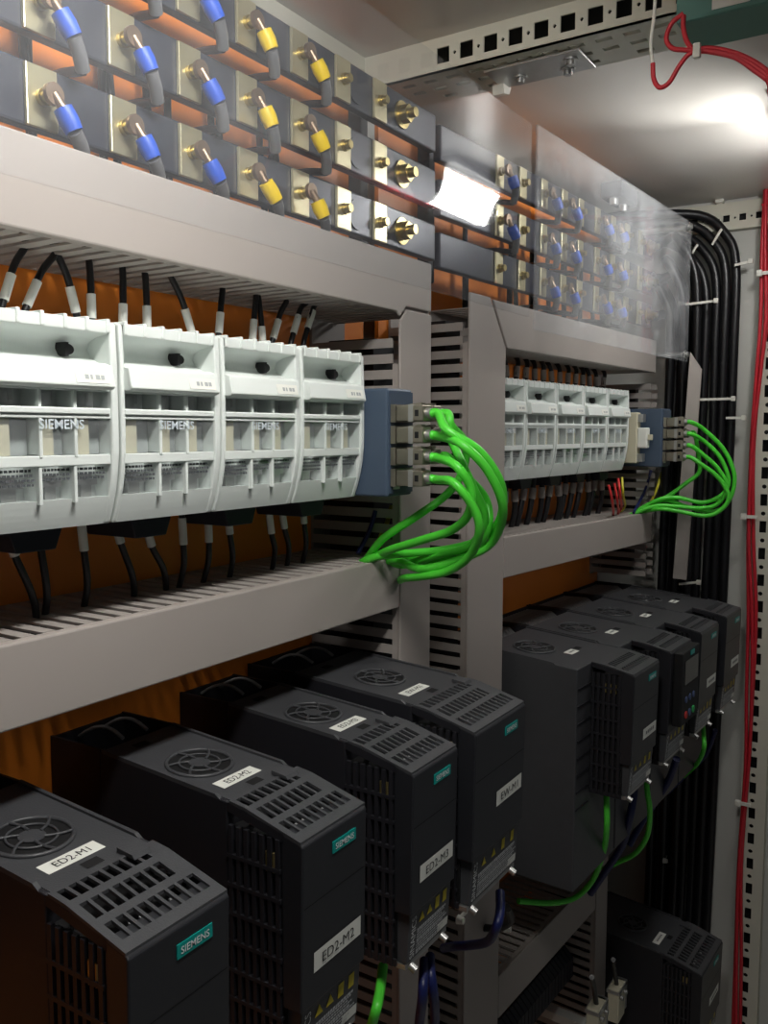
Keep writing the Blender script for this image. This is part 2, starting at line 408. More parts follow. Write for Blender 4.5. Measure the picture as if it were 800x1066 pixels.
# crimped cables
def lug_cable(row, x, colr, k, label, s=1.0, drop=None):
    z0, z1 = ROWS[row]
    if k == 2: z0 -= .006; z1 -= .006
    zc = (z0+z1)/2; y = .5205
    j = lambda a: random.uniform(-a, a)
    e = j(.003)
    t = thing('lug_cable', label, 'cable', (x, .52, zc), k, 'crimped cables on the busbars')
    zl = .194 if k == 1 else .176; zz = lambda d: max(zl, zc-d)
    p = [Vector((x,y,zc)), Vector((x+.0045*s,y-.004,zc-.0085)), Vector((x+.0135*s+e,y-.007,zc-.0225)), Vector((x+.027*s+e,.5215,zz(.0385))), Vector((x+.034*s+e,.556,zz(.0315))), Vector((x+.042*s+e,.596,zz(.031))), Vector((x+.044*s+e,.604,zz(.055))), Vector((x+.044*s+e,.604,zl-.001))]
    MB().cyl((x,y-.0035+.001,zc),(x,y+.0012,zc),.0075,14).build('lug_ring', copper, t)
    MB().tube([p[0]+Vector((0,-.001,0)), p[1]], .0034, 8, raw=True).build('lug_barrel', copper, t)
    MB().tube([p[1], p[1].lerp(p[2],.5), p[2]], [.0068,.0074,.0064], 10, raw=True).build('sleeve', blue_s if colr == 'b' else yel_s, t)
    MB().tube([p[2], p[2].lerp(p[3],.5)+Vector((0,-.001,0)), p[3]], .0052, 8, sub=3).build('heatshrink', shrink, t)
    MB().tube(p[3:], .0036, 8, sub=4).build('wire', blk, t)
for r in range(3):
    for i, x in enumerate(C1[1:6]):
        if r == 0 and i < 2: pass
        cn = 'b' if i < 3 else 'y'
        lug_cable(r, x, cn, 1, 'black cable with %s crimp sleeve, %s from left on the %s near busbar' % ('blue' if cn == 'b' else 'yellow', ORD[i], RN[r]))
for r, idx in ((0, (0, 2, 3, 5, 6)), (1, (0, 2, 3, 5, 6)), (2, (2, 3, 5, 6))):
    for n, i in enumerate(idx):
        lug_cable(r, C2[i], 'b', 2, 'thin cable with blue crimp sleeve, %s from left on the %s far busbar' % (ORD[n], RN[r]), .75)
# a few bare feeder wires crossing the orange gaps
for n, (x, z) in enumerate([(.438,.262),(.520,.262),(.560,.262),(.640,.262),(.71,.262),(.735,.262)]):
    single(MB().tube([(x,.60,z+.06),(x+.002,.603,z+.03),(x+.006,.602,z-.02),(x+.008,.60,.188)], .0034, 8), 'feeder_wire', blk,
           'thin black wire running behind the near busbars, %s from left' % ORD[n], 'wire', (x,.6,.188), 1, 'black wires behind the busbars')
for n, x in enumerate([1.29, 1.36, 1.41, 1.47, 1.54, 1.60]):
    single(MB().tube([(x,.60,.31),(x+.002,.603,.27),(x+.006,.602,.22),(x+.008,.60,.170)], .004, 8), 'feeder_wire', blk,
           'thin black wire running behind the far busbars, %s from left' % ORD[n], 'wire', (x,.6,.17), 2, 'black wires behind the busbars')

# clear cover sheets in front of the bars
s1 = single(MB().box(.05, 1.040, .4485, .4515, .143, .374), 'clear_sheet', acry, 'large clear plastic sheet covering the near busbars', 'cover sheet', (.05,.4485,.143), 1)
s2 = single(MB().box(1.052, 1.682, .4485, .4515, .128, .376), 'clear_sheet', acry2, 'scuffed clear plastic sheet covering the far busbars', 'cover sheet', (1.052,.4485,.128), 2)
for i, (x, z, k) in enumerate(((1.665,.14,2),(1.665,.366,2))):
    so = thing('standoff', 'steel standoff holding the clear sheet, %s' % ('at the lower far corner of the far sheet','at the upper far corner of the far sheet')[i], 'standoff', (x,.44,z), k, 'standoffs of the clear sheets')
    MB().cyl((x,.4515,z),(x,.60,z),.005,10).build('rod', steel, so)
    b = MB().cyl((x,.4485,z),(x,.4465,z),.008,14).build('washer', steel, so)
    sub(MB().cyl((x,.4465,z),(x,.442,z),.0052,6), 'bolt_head', steel, b)

# ================================================================== fuse switch disconnectors
BW = .0985
def breaker(x0, zt, zb, k, label, tagged=True):
    H = zt - zb; Z = lambda t: zt - H*t
    t = thing('fuse_switch', label, 'fuse switch', (x0, .60, zb), k, 'white fuse switches')
    fd = lambda s: .4765 if s < .55 else .4765 + .012*((s-.55)/.45)**2.2
    prof = [(fd(s), Z(s)) for s in (0,.2,.4,.55,.65,.75,.83,.9,.95,1.0)]
    cheek = [(.60, Z(0)), (.482, Z(0)), (.4775, Z(.012))] + prof[1:] + [(.60, Z(1))]
    for a, b in ((0, .004), (BW-.0065, BW-.0005)):
        MB().prism(cheek, x0+a, x0+b).build('side_cheek', white, t, bevel=.0012)
    xa, xb = x0+.004, x0+BW-.0065
    MB().box(xa, xb, .4955, .60, Z(.875), Z(.34)).box(xa, xb, .5005, .60, Z(.995), Z(.005)).build('base_block', white_in, t)
    h = MB().box(xa, xb, .4765, .5003, Z(.063), Z(.004))
    n = 5
    for i in range(n+1):
        xx = xa + (xb-xa-.003)*i/n; h.box(xx, xx+.003, .4755, .50, Z(.060), Z(-.008))
    h.build('top_hood', white, t, bevel=.0008)
    rc = [(.479,.063),(.490,.075),(.498,.10),(.500,.135),(.497,.17),(.489,.20),(.478,.215)]
    pts = [(a, Z(b)) for a, b in rc]
    m = MB(); vs = [(xa,)+p for p in pts] + [(xb,)+p for p in pts]; q = len(pts)
    m.add(vs, [(i, i+1, i+1+q, i+q) for i in range(q-1)], True); m.build('handle_recess', white, t)
    lk = MB().box(x0+.0660, x0+.0685, .489, .4995, Z(.178), Z(.112))
    lk.prism([(x0+.0685+.0050*math.sin(a), Z(.145)+.0036*math.cos(a)) for a in [i*math.pi/8 for i in range(9)]], .490, .4985, 'y')
    lk.build('lock_knob', ink, t)
    hb = [(.4775, Z(.208)), (.4715, Z(.222)), (.4685, Z(.325)), (.4715, Z(.338)), (.482, Z(.338)), (.49, Z(.215))]
    MB().prism(hb, x0+.003, x0+BW-.009).build('handle_bar', white, t, bevel=.001)
    lb = MB().prism([(.4707,Z(.25)),(.4685,Z(.31)),(.4695,Z(.312)),(.4715,Z(.25))], x0+.058, x0+.085).build('name_label', paper, t)
    sub(MB().prism([(.4713,Z(.243)),(.4689,Z(.318)),(.4697,Z(.318)),(.472,Z(.243))], x0+.0572, x0+.0858), 'label_rim', print_m, lb)
    lm = MB()
    for i, wdt in enumerate((.003,.002,.0035,.003)):
        xx = x0+.065+i*.0042; lm.add([(xx,.4697,Z(.27)),(xx+wdt,.4697,Z(.27)),(xx+wdt,.46885,Z(.292)),(xx,.46885,Z(.292))], [(3,2,1,0)])
    sub(lm, 'label_print', win_grey, lb)
    # window frame
    cx = [.004, .036, .0385, .0625, .065, .0895, .092]
    wf = MB()
    for a, b in ((.335,.345),(.425,.477),(.65,.70)):
        wf.box(xa, xb, fd(b)+.0012, .486, Z(b), Z(a))
    wf.box(x0+.003, x0+BW-.008, .4762, .482, Z(.455), Z(.428))
    for a, b in ((.0385-.0025,.0385),(.0625,.065)):
        wf.box(x0+a, x0+b, .4780, .5003, Z(.66), Z(.34)); wf.box(x0+a, x0+b, .4795, .5003, Z(.88), Z(.64))
    wf.build('window_frame', white, t, bevel=.0006)
    bb = [(fd(s)+.0006, Z(s)) for s in (.86,.89,.92,.95,.98,1.0)] + [(.5003, Z(1.0)), (.5003, Z(.86))]
    MB().prism(bb, x0+.0005, x0+BW-.001).build('bottom_band', white, t)
    for i, (a, b) in enumerate(((.0042,.0358),(.0387,.0623),(.0652,.0918))):
        for u, v, dd in ((.345,.425,.4815),(.477,.65,.4800),(.70,.86,.4835)):
            MB().box(x0+a, x0+b, dd-.001, dd-.0005, Z(v), Z(u)).build('window_pane', pane_m, t)
        w = b-a
        MB().box(x0+a+.001, x0+a+w*.42, .4815, .5003, Z(.648), Z(.479)).build('fuse_link', beige, t)
        MB().box(x0+a+w*.43, x0+b-.0005, .4900, .5003, Z(.648), Z(.479)).build('window_back', win_grey, t)
        c = MB().box(x0+a+w*.2, x0+a+w*.7, .490, .5003, Z(.395), Z(.347)).cyl((x0+a+w*.45,.491,Z(.412)),(x0+a+w*.45,.491,Z(.36)),.0045,10)
        c.build('upper_terminal', steel, t)
        c = MB().box(x0+a+w*.2, x0+a+w*.8, .4865, .5003, Z(.80), Z(.765)).box(x0+a+w*.35, x0+a+w*.68, .489, .5003, Z(.858), Z(.80)).cyl((x0+a+w*.5,.4895,Z(.775)),(x0+a+w*.5,.4895,Z(.745)),.0046,10)
        c.build('lower_terminal', steel, t)
        pm = MB(); rr = random.Random(3+i)
        for L in range(3 if i else 4):
            zz = .712 + L*.022; xx = a+.001
            while xx < b-.003:
                ww = rr.uniform(.0012,.003); pm.box(x0+xx, x0+min(xx+ww,b-.001), .4826, .4829, Z(zz+.012), Z(zz)); xx += ww+.0009
        pm.build('cover_print', print_d, t)
    letters('SIEMENS', .034, .0062, lambda u,v: (x0+.0355+u, .4772, Z(.527)+v), True).build('brand_lettering', blet, t)
    MB().prism([(x0+.030,zb-.001),(x0+.072,zb-.001),(x0+.066,zb-.016),(x0+.036,zb-.016)], .505, .56, 'y').build('base_clip', bek, t, bevel=.001)
    return t
b0 = breaker(.3150, .074, -.0625, 1, 'nearest white fuse switch, cut by the left edge of the photo')
LB1 = ['white fuse switch, second from left in the near row', 'white fuse switch, third from left in the near row', 'white fuse switch beside the near blue network module']
for i in range(3):
    c = copy_tree(b0); c['label'] = LB1[i]; place(c, (.3150+.1*(i+1), .60, -.0625), 1)
c = copy_tree(b0); c['label'] = 'white fuse switch of the near row lying mostly outside the left edge'; place(c, (.2150, .60, -.0625), 1)
LB2 = ['leftmost of five white fuse switches in the far row, beside the upright duct', 'second of five white fuse switches in the far row', 'middle one of five white fuse switches in the far row',
       'fourth of five white fuse switches in the far row', 'last of five white fuse switches in the far row']
X2B = [1.057, 1.158, 1.259, 1.360, 1.461]
for i in range(5):
    c = copy_tree(b0); c['label'] = LB2[i]; x = X2B[i]
    place(c, (x, .6195, -.0665), 2); c.scale = (1, (.6195-.5035)/(.60-.4685), 1.015)
# DIN rails behind the switches
for k, x0, x1, z in ((1,-.1,.79,.012),(2,1.075,1.62,.0)):
    single(MB().box(x0,x1,.6005 if k == 1 else .6197,.6199,z-.018,z+.018), 'din_rail', steel, 'steel mounting rail behind the %s fuse switches' % ('near' if k == 1 else 'far'), 'rail', (x0,.6,z), k)

# tagged wires above and below the switches
def tagged_wire(pts, tpos, k, label, r=.0027, group='tagged black wires at the fuse switches', m=None, tagm=None):
    t = thing('tagged_wire', label, 'wire', tuple(pts[-1]), k, group)
    MB().tube(pts, r, 8, sub=5).build('insulation', m or blk, t)
    a, b = Vector(tpos[0]), Vector(tpos[1]); MB().cyl(a, b, r*1.3, 8).build('marker_sleeve', tagm or paper, t)
    return t
UPW = [(.3836,.1017),(.4032,.0998),(.4357,.0999),(.453,.0971),(.4832,.0934),(.5078,.0947),(.5527,.0972),(.5927,.099),(.6376,.0976),(.6498,.0926),(.6711,.1009),(.7024,.1086),(.7259,.1158)]
for i, (x, z) in enumerate(UPW):
    lean = [.016,.022,-.012,.0,.002,.0,-.018,.006,.006,-.004,.02,.02,.022][i]
    a = Vector((x-lean*.3,.55,z-.013)); b = Vector((x+lean*.3,.55,z+.013))
    tagged_wire([(x+lean*.9,.56,.15),(x+lean,.552,.132),tuple(b),tuple(a),(x-lean*.6,.55,z-.03),(x-lean*.6,.55,.06)], (a.lerp(b,.05), a.lerp(b,.75)), 1, 'black wire with white tag above the near switches, %s from left' % ORD[i])
DNW = [(.3731,-.0763),(.3986,-.0721),(.4376,-.0795),(.4679,-.0772),(.4992,-.0834),(.542,-.0859),(.5735,-.0872),(.5984,-.0825),(.6563,-.0876),(.6753,-.0845),(.709,-.0824)]
for i, (x, z) in enumerate(DNW):
    lean = [.03,.012,.008,.028,.032,.004,.002,.012,.016,.02,.012][i]
    a = Vector((x,.55,z+.013)); b = Vector((x+lean*.25,.55,z-.010))
    tagged_wire([(x-.002,.552,-.055),tuple(a),tuple(b),(x+lean*.7,.552,-.115),(x+lean,.56,-.136),(x+lean,.565,-.155)], (a, b), 1, 'black wire with white tag below the near switches, %s from left' % ORD[i])
rr = random.Random(5)
for i in range(16):
    x = 1.085+i*.0305; l = rr.uniform(-.008,.012)
    tagged_wire([(x+l,.57,.12),(x+l*.8,.555,.105),(x,.553,.085),(x,.553,.05)], ((x+l*.3,.5535,.096),(x,.553,.080)), 2, 'dim tagged wire above the far switches, %s from left' % ORD[i], .0036, tagm=duct)
    l = rr.uniform(-.01,.014)
    tagged_wire([(x,.553,-.055),(x+l*.2,.553,-.085),(x+l,.556,-.12),(x+l,.565,-.155)], ((x,.553,-.085),(x+l*.5,.554,-.102)), 2, 'dim tagged wire below the far switches, %s from left' % ORD[i], .0046, tagm=duct)
# coloured wires at the end of the far row
for n, (u, v, m, nm) in enumerate([(634,505,redw,'left thin red wire'),(640,503,redw,'middle thin red wire'),(644,498,redw,'right thin red wire'),(648,497,ygw,'thin yellow wire')]):
    a = atD(u, v, .475); b = atD(u+4-n, v+18, .472); c = atD(u+3-n*.5+1, v+34-n, .50)
    single(MB().tube([a,b,c,c+Vector((0,.02,-.02))], .0022, 8), 'control_wire', m, nm + ' dropping into the far duct under the last switch', 'wire', tuple(c), 1, 'coloured wires under the far switches')
# small beige device between last switch and module 2
t = thing('circuit_breaker', 'small beige modular device beside the far blue network module', 'circuit breaker', (1.5705,.60,-.04), 2)
MB().box(1.5705,1.5885,.4995,.6195,-.055,.035).build('body', beige, t, bevel=.002)
MB().box(1.5715,1.5875,.482,.4995,-.028,.008).build('front_block', paper, t, bevel=.002)
MB().box(1.5755,1.5835,.475,.483,-.014,-.004).build('toggle', beige, t, bevel=.001)
MB().box(1.5725,1.5865,.490,.4995,-.052,-.038).build('terminal', steel, t)
MB().box(1.5725,1.5865,.490,.4995,.018,.032).build('terminal', steel, t)

# ================================================================== network modules, plugs and green cables
def module(x0, k, label, yf, z0=-.062, z1=.042):
    t = thing('network_module', label, 'network module', (x0,.60,z0), k, 'blue network modules')
    MB().box(x0, x0+.046, yf+.001, .61, z0, z1).build('housing', modblue, t, bevel=.002)
    MB().box(x0+.003, x0+.045, yf-.0005, yf+.002, z0+.003, z1-.003).build('front_panel', modface, t)
    MB().box(x0+.008, x0+.020, yf-.0010, yf-.0004, z0+.007, z0+.013).build('front_label', paper, t)
    for j in range(4):
        for i in range(2):
            zz = z1-.024-j*.0205; xx = x0+.012+i*.019
            MB().box(xx-.0085, xx+.0085, yf-.006, yf, zz-.0085, zz+.0085).build('port', nickel, t)
        MB().cyl((x0+.042,yf,z1-.016-j*.0205),(x0+.042,yf-.0015,z1-.016-j*.0205),.0012,8).build('status_light', gbtn, t)
    return t
module(.7165, 1, 'blue grey network module beside the last near fuse switch', .452)
module(1.602, 2, 'blue grey network module at the end of the far row', .465)
def plug_cable(px, pz, k, path, label, r=.0042, plug=True):
    """px,pz: port centre in frame k; path: world points for the cable"""
    t = thing('network_cable', label, 'cable', (px,.44,pz), k, 'green network cables')
    yf = .452 if k == 1 else .465; y0 = yf-.0062; y1 = yf-.036
    b = MB().box(px-.0078, px+.0078, y1, y0, pz-.0076, pz+.0076).build('plug_body', nickel, t, bevel=.0012)
    sub(MB().box(px-.0083,px+.0083,y1+.011,y1+.016,pz-.0081,pz+.0081), 'clamp_ring', steel, b)
    sub(MB().prism([(y1+.024,pz+.0076),(y1+.007,pz+.0098),(y1+.004,pz+.0098),(y1+.004,pz+.0076)], px-.004, px+.004), 'latch', nickel, b)
    sub(MB().box(px-.0081,px-.0077,y1+.005,y1+.009,pz-.003,pz+.003), 'slot', ddark, b)
    MB().cyl((px,y1,pz),(px,y1-.005,pz),.0052,10).build('strain_relief', steel, t)
    base = Vector((px,.44,pz))
    W0 = [fr((px,y1-.003,pz),k), fr((px,y1-.012,pz-.001),k)] + [Vector(p) for p in path]
    loc = []
    c, s = math.cos(PH), math.sin(PH)
    for w in W0:
        if k == 2:
            d = w - PV; w = Vector((c*d.x+s*d.y, -s*d.x+c*d.y, d.z)) + PV
        loc.append(w)
    MB().tube(loc, r, 10, sub=8).build('cable', green, t); return t
def pp(*a): return [atD(u,v,D) for u,v,D in a]
PZ1 = [.018-.0205*j for j in range(4)]
G1 = [
 ((.7285, 0), pp((466,448,.385),(500,470,.36),(522,505,.35),(521,540,.36),(500,562,.385),(465,572,.42),(425,576,.46),(395,579,.49),(380,584,.508),(372,590,.53)), 'uppermost'),
 ((.7285, 1), pp((480,462,.37),(508,490,.35),(524,530,.345),(512,565,.37),(480,582,.40),(440,592,.44),(415,584,.48),(398,585,.508),(388,592,.53)), 'second'),
 ((.7285, 2), pp((475,485,.375),(490,508,.365),(488,535,.37),(470,552,.395),(440,562,.43),(405,573,.475),(388,582,.508),(380,588,.53)), 'third'),
 ((.7285, 3), pp((473,503,.375),(494,530,.36),(499,555,.36),(488,580,.38),(465,595,.41),(440,600,.44),(421,602,.47),(417,604,.4965)), 'lowest'),
]
for (px, j), path, w in G1:
    plug_cable(px, PZ1[j], 1, path, '%s front green cable looping from the near network module' % w)
G1b = [
 ((.7485, 0), pp((470,443,.40),(485,462,.40),(482,490,.41),(465,515,.425),(430,540,.45),(400,560,.485),(385,578,.508),(378,588,.53)), 'uppermost'),
 ((.7485, 1), pp((480,480,.385),(494,510,.375),(505,540,.37),(490,568,.39),(455,578,.43),(420,588,.475),(404,584,.508),(398,590,.53)), 'second'),
 ((.7485, 2), pp((485,495,.385),(506,520,.375),(508,550,.37),(490,575,.395),(450,585,.44),(425,580,.475),(404,588,.505),(396,594,.53)), 'third'),
]
for (px, j), path, w in G1b:
    plug_cable(px, PZ1[j], 1, path, '%s rear green cable looping from the near network module' % w)
PZ2 = PZ1
def px_(*a): return [atX(u,v,X) for u,v,X in a]
def into(x): return [from2((x,.515,-.150)), from2((x-.012,.535,-.170))]
G2 = [
 ((1.614, 0), px_((733,447,1.63),(754,468,1.645),(765,495,1.65),(760,520,1.65),(745,532,1.645),(720,529,1.64),(695,521,1.625),(676,525,1.61)) + into(1.600), 'uppermost'),
 ((1.614, 1), px_((733,459,1.63),(750,476,1.64),(759,500,1.645),(752,515,1.64),(732,523,1.635),(705,518,1.625),(684,521,1.61)) + into(1.612), 'second'),
 ((1.614, 2), px_((732,473,1.62),(748,488,1.63),(757,507,1.635),(748,524,1.635),(730,529,1.63),(702,527,1.62),(682,527,1.605)) + into(1.590), 'third'),
 ((1.614, 3), px_((730,483,1.61),(748,497,1.62),(759,516,1.625),(752,530,1.625),(735,537,1.62),(705,532,1.61),(686,530,1.60)) + into(1.622), 'lowest'),
]
for (px, j), path, w in G2:
    plug_cable(px, PZ2[j], 2, path, '%s front green cable looping from the far network module' % w, .0038)
plug_cable(1.633, PZ2[1], 2, px_((728,478,1.645),(728,492,1.65),(716,502,1.645),(698,515,1.635),(682,523,1.62)) + into(1.630), 'rear green cable looping tightly from the far network module', .0038)
# thin wires under the modules
for n, (u, v, m, nm) in enumerate([(385,560,dkblue,'dark blue wire bent under the near network module'),(402,555,ygw,'thin yellow wire under the near network module'),(683,520,ygw,'thin yellow wire under the far network module'),(672,518,dkblue,'dark blue wire bent under the far network module')]):
    D = .53 if u < 500 else .475
    a = atD(u+6, v-28, D); b = atD(u, v-8, D); c = atD(u-12, v+16, D)
    single(MB().tube([a,b,c], .0026, 8), 'control_wire', m, nm, 'wire', tuple(c), 1)

# ================================================================== drives
def fan_grille(t, cx, cy, zf, R):
    """round grille lying on the sloping roof; zf(D) gives the roof height"""
    f = lambda x, y, h: (x, y, zf(y)+h)
    n = 32
    disc = MB().add([f(cx+R*math.cos(a), cy+R*math.sin(a), .0004) for a in [2*math.pi*i/n for i in range(n)]], [tuple(range(n))])
    d = disc.build('fan_dark_disc', ddark, t)  # flat black disc stands in for the shaded depth of the fan
    ring = MB().tube([f(cx+R*math.cos(a), cy+R*math.sin(a), .0008) for a in [2*math.pi*i/n for i in range(n+1)]], .0016, 6, raw=True)
    ring.tube([f(cx+R*.62*math.cos(a), cy+R*.62*math.sin(a), .0012) for a in [2*math.pi*i/n for i in range(n+1)]], .0009, 6, raw=True)
    sub(ring, 'grille_ring', dblack, d)
    for i in range(6):
        a = 2*math.pi*i/6
        sp = [f(cx+R*q*math.cos(a+.5*q), cy+R*q*math.sin(a+.5*q), .0013) for q in (.3,.5,.75,1.0)]
        sub(MB().tube(sp, .0011, 6, raw=True), 'grille_spoke', dblack, d)
    hub = MB().add([f(cx+R*.34*math.cos(a), cy+R*.34*math.sin(a), .0014) for a in [2*math.pi*i/20 for i in range(20)]], [tuple(range(20))])
    sub(hub, 'fan_hub', dblack, d)
def roof_text(t, txt, x0, y0, w, h, zf, name='name_label'):
    f = lambda x, y, hh: (x, y, zf(y)+hh)
    lb = MB().add([f(x0,y0,.0007),f(x0+w,y0,.0007),f(x0+w,y0+h,.0007),f(x0,y0+h,.0007)], [(0,1,2,3)]).build(name, paper, t)
    if txt: sub(letters(txt, w*.62, h*.5, lambda u,v: f(x0+w*.19+u, y0+h*.25+v, .0010)), 'lettering', ink, lb)
    else: sub(marks(x0+w*.22, y0+h*.38, w*.56, h*.24, lambda a,b: f(a,b,.0010)), 'lettering', print_m, lb)
def marks(x0, y0, w, h, fn):
    m = MB(); x = x0
    while x < x0+w*.95:
        ww = w*.14; m.add([fn(x,y0),fn(x+ww,y0),fn(x+ww,y0+h),fn(x,y0+h)], [(0,1,2,3)]); x += ww*1.6
    return m
def front_unit(t, x0, x1, zt, df, zlow, txt, logo=True, panel=True, lab_z=-.075, lab_w=.058, zpan=-.122):
    """front cover, lower type plate with print, brand plate and name label; front leans back a little downwards"""
    W = x1-x0; lean = lambda z: df + max(0, (zt-z))*.02
    fz = lambda z, o=0: lean(z)-o
    pr = [(df+.019, zt+.0045), (df+.002, zt), (df, zt-.002), (lean(zt+zpan), zt+zpan), (df+.019, zt+zpan)]
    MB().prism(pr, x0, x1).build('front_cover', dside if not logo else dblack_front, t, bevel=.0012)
    # lid seams
    s = MB(); za = zt-.046
    s.add([(x0+.002,fz(za,.0002),za),(x1-.002,fz(za,.0002),za),(x1-.002,fz(za,.0002),za-.0007),(x0+.002,fz(za,.0002),za-.0007)], [(3,2,1,0)])
    s.build('lid_seam', ddark, t)
    if logo:
        lx = x0 + (W*.44 if W < .09 else W*.56); lw = .0285; lz = zt-.0195; lh = .0085
        p = MB().box(lx, lx+lw, fz(lz,.0008), fz(lz), lz, lz+lh).build('brand_plate', teal, t)
        sub(letters('SIEMENS', lw*.8, lh*.52, lambda u,v: (lx+lw*.1+u, fz(lz,.0011), lz+lh*.24+v), True), 'brand_lettering', wlet, p)
    lx = x0 + (W*.17 if W < .09 else W*.42); z = zt+lab_z
    a = [(lx,fz(z-.015,.0005),z-.015),(lx+lab_w,fz(z-.015,.0005),z-.015),(lx+lab_w,fz(z,.0005),z),(lx,fz(z,.0005),z)]
    lb = MB().add(a, [(0,1,2,3)]).build('name_label', paper, t)
    if txt: sub(letters(txt, lab_w*.68, .0072, lambda u,v: (lx+lab_w*.16+u, fz(z,.0009), z-.0112+v)), 'lettering', ink, lb)
    else: sub(marks(lx+lab_w*.2, z-.0098, lab_w*.6, .0045, lambda p,q: (p, fz(q,.0009), q)), 'lettering', print_m, lb)
    # lower type plate
    zp0, zp1 = zt+zlow, zt+zpan-.0015; L = .007
    l2 = lambda z: lean(z)+.003+(zp1-z)*.06
    xa = x0 + W*.06
    MB().prism([(l2(zp1),zp1),(l2(zp0),zp0),(df+.025,zp0),(df+.025,zp1)], xa, x1-.001).build('type_plate', dblack, t, bevel=.001)
    on = lambda x, z: (x, l2(z)-.0004, z)
    hgt = zp1-zp0
    vs, fs = text_mb('SINAMICS', hgt*.84, .0072, False)
    MB().add([on(xa+.0105-v, zp0+hgt*.06+u) for u, v in vs], fs).build('series_lettering', wlet, t)
    pw = x1-xa; xs = xa+.0135; wz = zp1-.004
    for i in range(4):
        cx = xs + (x1-.006-xs)*(i+.5)/4; r = .0048
        m = MB().add([on(cx-r,wz-.0095), on(cx+r,wz-.0095), on(cx,wz-.001)], [(0,1,2)]) if i < 2 else MB().add([on(cx-r*.75,wz-.011), on(cx+r*.75,wz-.011), on(cx+r*.75,wz), on(cx-r*.75,wz)], [(0,1,2,3)])
        m.build('warning_mark', yellow_p, t)
    pt = MB(); rr = random.Random(11)
    for L in range(11):
        z = wz-.0145-L*.0024
        if z < zp0+.003: break
        xx = xs; end = x1-.004-(.012 if L > 7 else rr.uniform(0,.012))
        while xx < end:
            ww = rr.uniform(.001,.0035); pt.add([on(xx,z-(.0014 if L % 4 else .002)),on(min(xx+ww,end),z-(.0014 if L % 4 else .002)),on(min(xx+ww,end),z),on(xx,z)], [(0,1,2,3)]); xx += ww+.0007
    pt.build('small_print', print_w, t)
    MB().add([on(x1-.022,zp0+.003),on(x1-.003,zp0+.003),on(x1-.003,zp0+.011),on(x1-.022,zp0+.011)], [(0,1,2,3)]).build('serial_label', paper, t)
    b = MB().box(x0+.004, x1-.002, df+.010, df+.04, zp0-.005, zp0-.0005).build('bottom_bracket', steel, t)
    for xx in (x0+.012, x1-.012): sub(MB().cyl((xx,df+.010,zp0-.004),(xx,df+.004,zp0-.007),.0035,8), 'screw', steel, b)
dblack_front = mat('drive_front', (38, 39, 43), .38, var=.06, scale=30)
def side_vents(t, xs, d0, d1, zb, zf, n, out):
    """vertical slats and cross bars standing in an opening of the side face"""
    H = min(zf(d0), zf(d1)) - .006 - zb
    key = ('rib', round(H,4))
    for i in range(n):
        y = d0+.001 + (d1-d0-.006)*i/(n-1)
        shared(key, lambda: MB().box(-.001, .0022, 0, .0035, 0, H), 'vent_slat', dside, t, (xs, y, zb))
    k2 = ('bar', round(d1-d0,4)); z = zb+.016
    while z < zb+H-.004:
        shared(k2, lambda: MB().box(-.0012, .0022, 0, d1-d0, 0, .003), 'vent_bar', dside, t, (xs, d0, z)); z += .0215
def slot_grid(t, x0, x1, y0, y1, zf, rows, th=.0022):
    """perforated roof plate; rows of (D0, D1, xa, xb, n)"""
    ys = [y0]; 
    for r in rows: ys += [r[0], r[1]]
    ys.append(y1)
    # one plate strip per row so that the slot counts may differ
    m = MB(); f = lambda u,v,d: (u, v, zf(v)+.0012-d)
    prev = y0
    for (a, b, xa, xb, n) in rows:
        m.perf([x0, x1], [prev, a], {}, f, th)
        p = (xb-xa)/n; us = [x0]
        for i in range(n): us += [xa+i*p, xa+i*p+p*.70]
        us.append(x1)
        m.perf(us, [a, b], {(2*i+1, 0): 'r' for i in range(n)}, f, th); prev = b
    m.perf([x0, x1], [prev, y1], {}, f, th)
    return m.build('roof_grille', dblack, t)
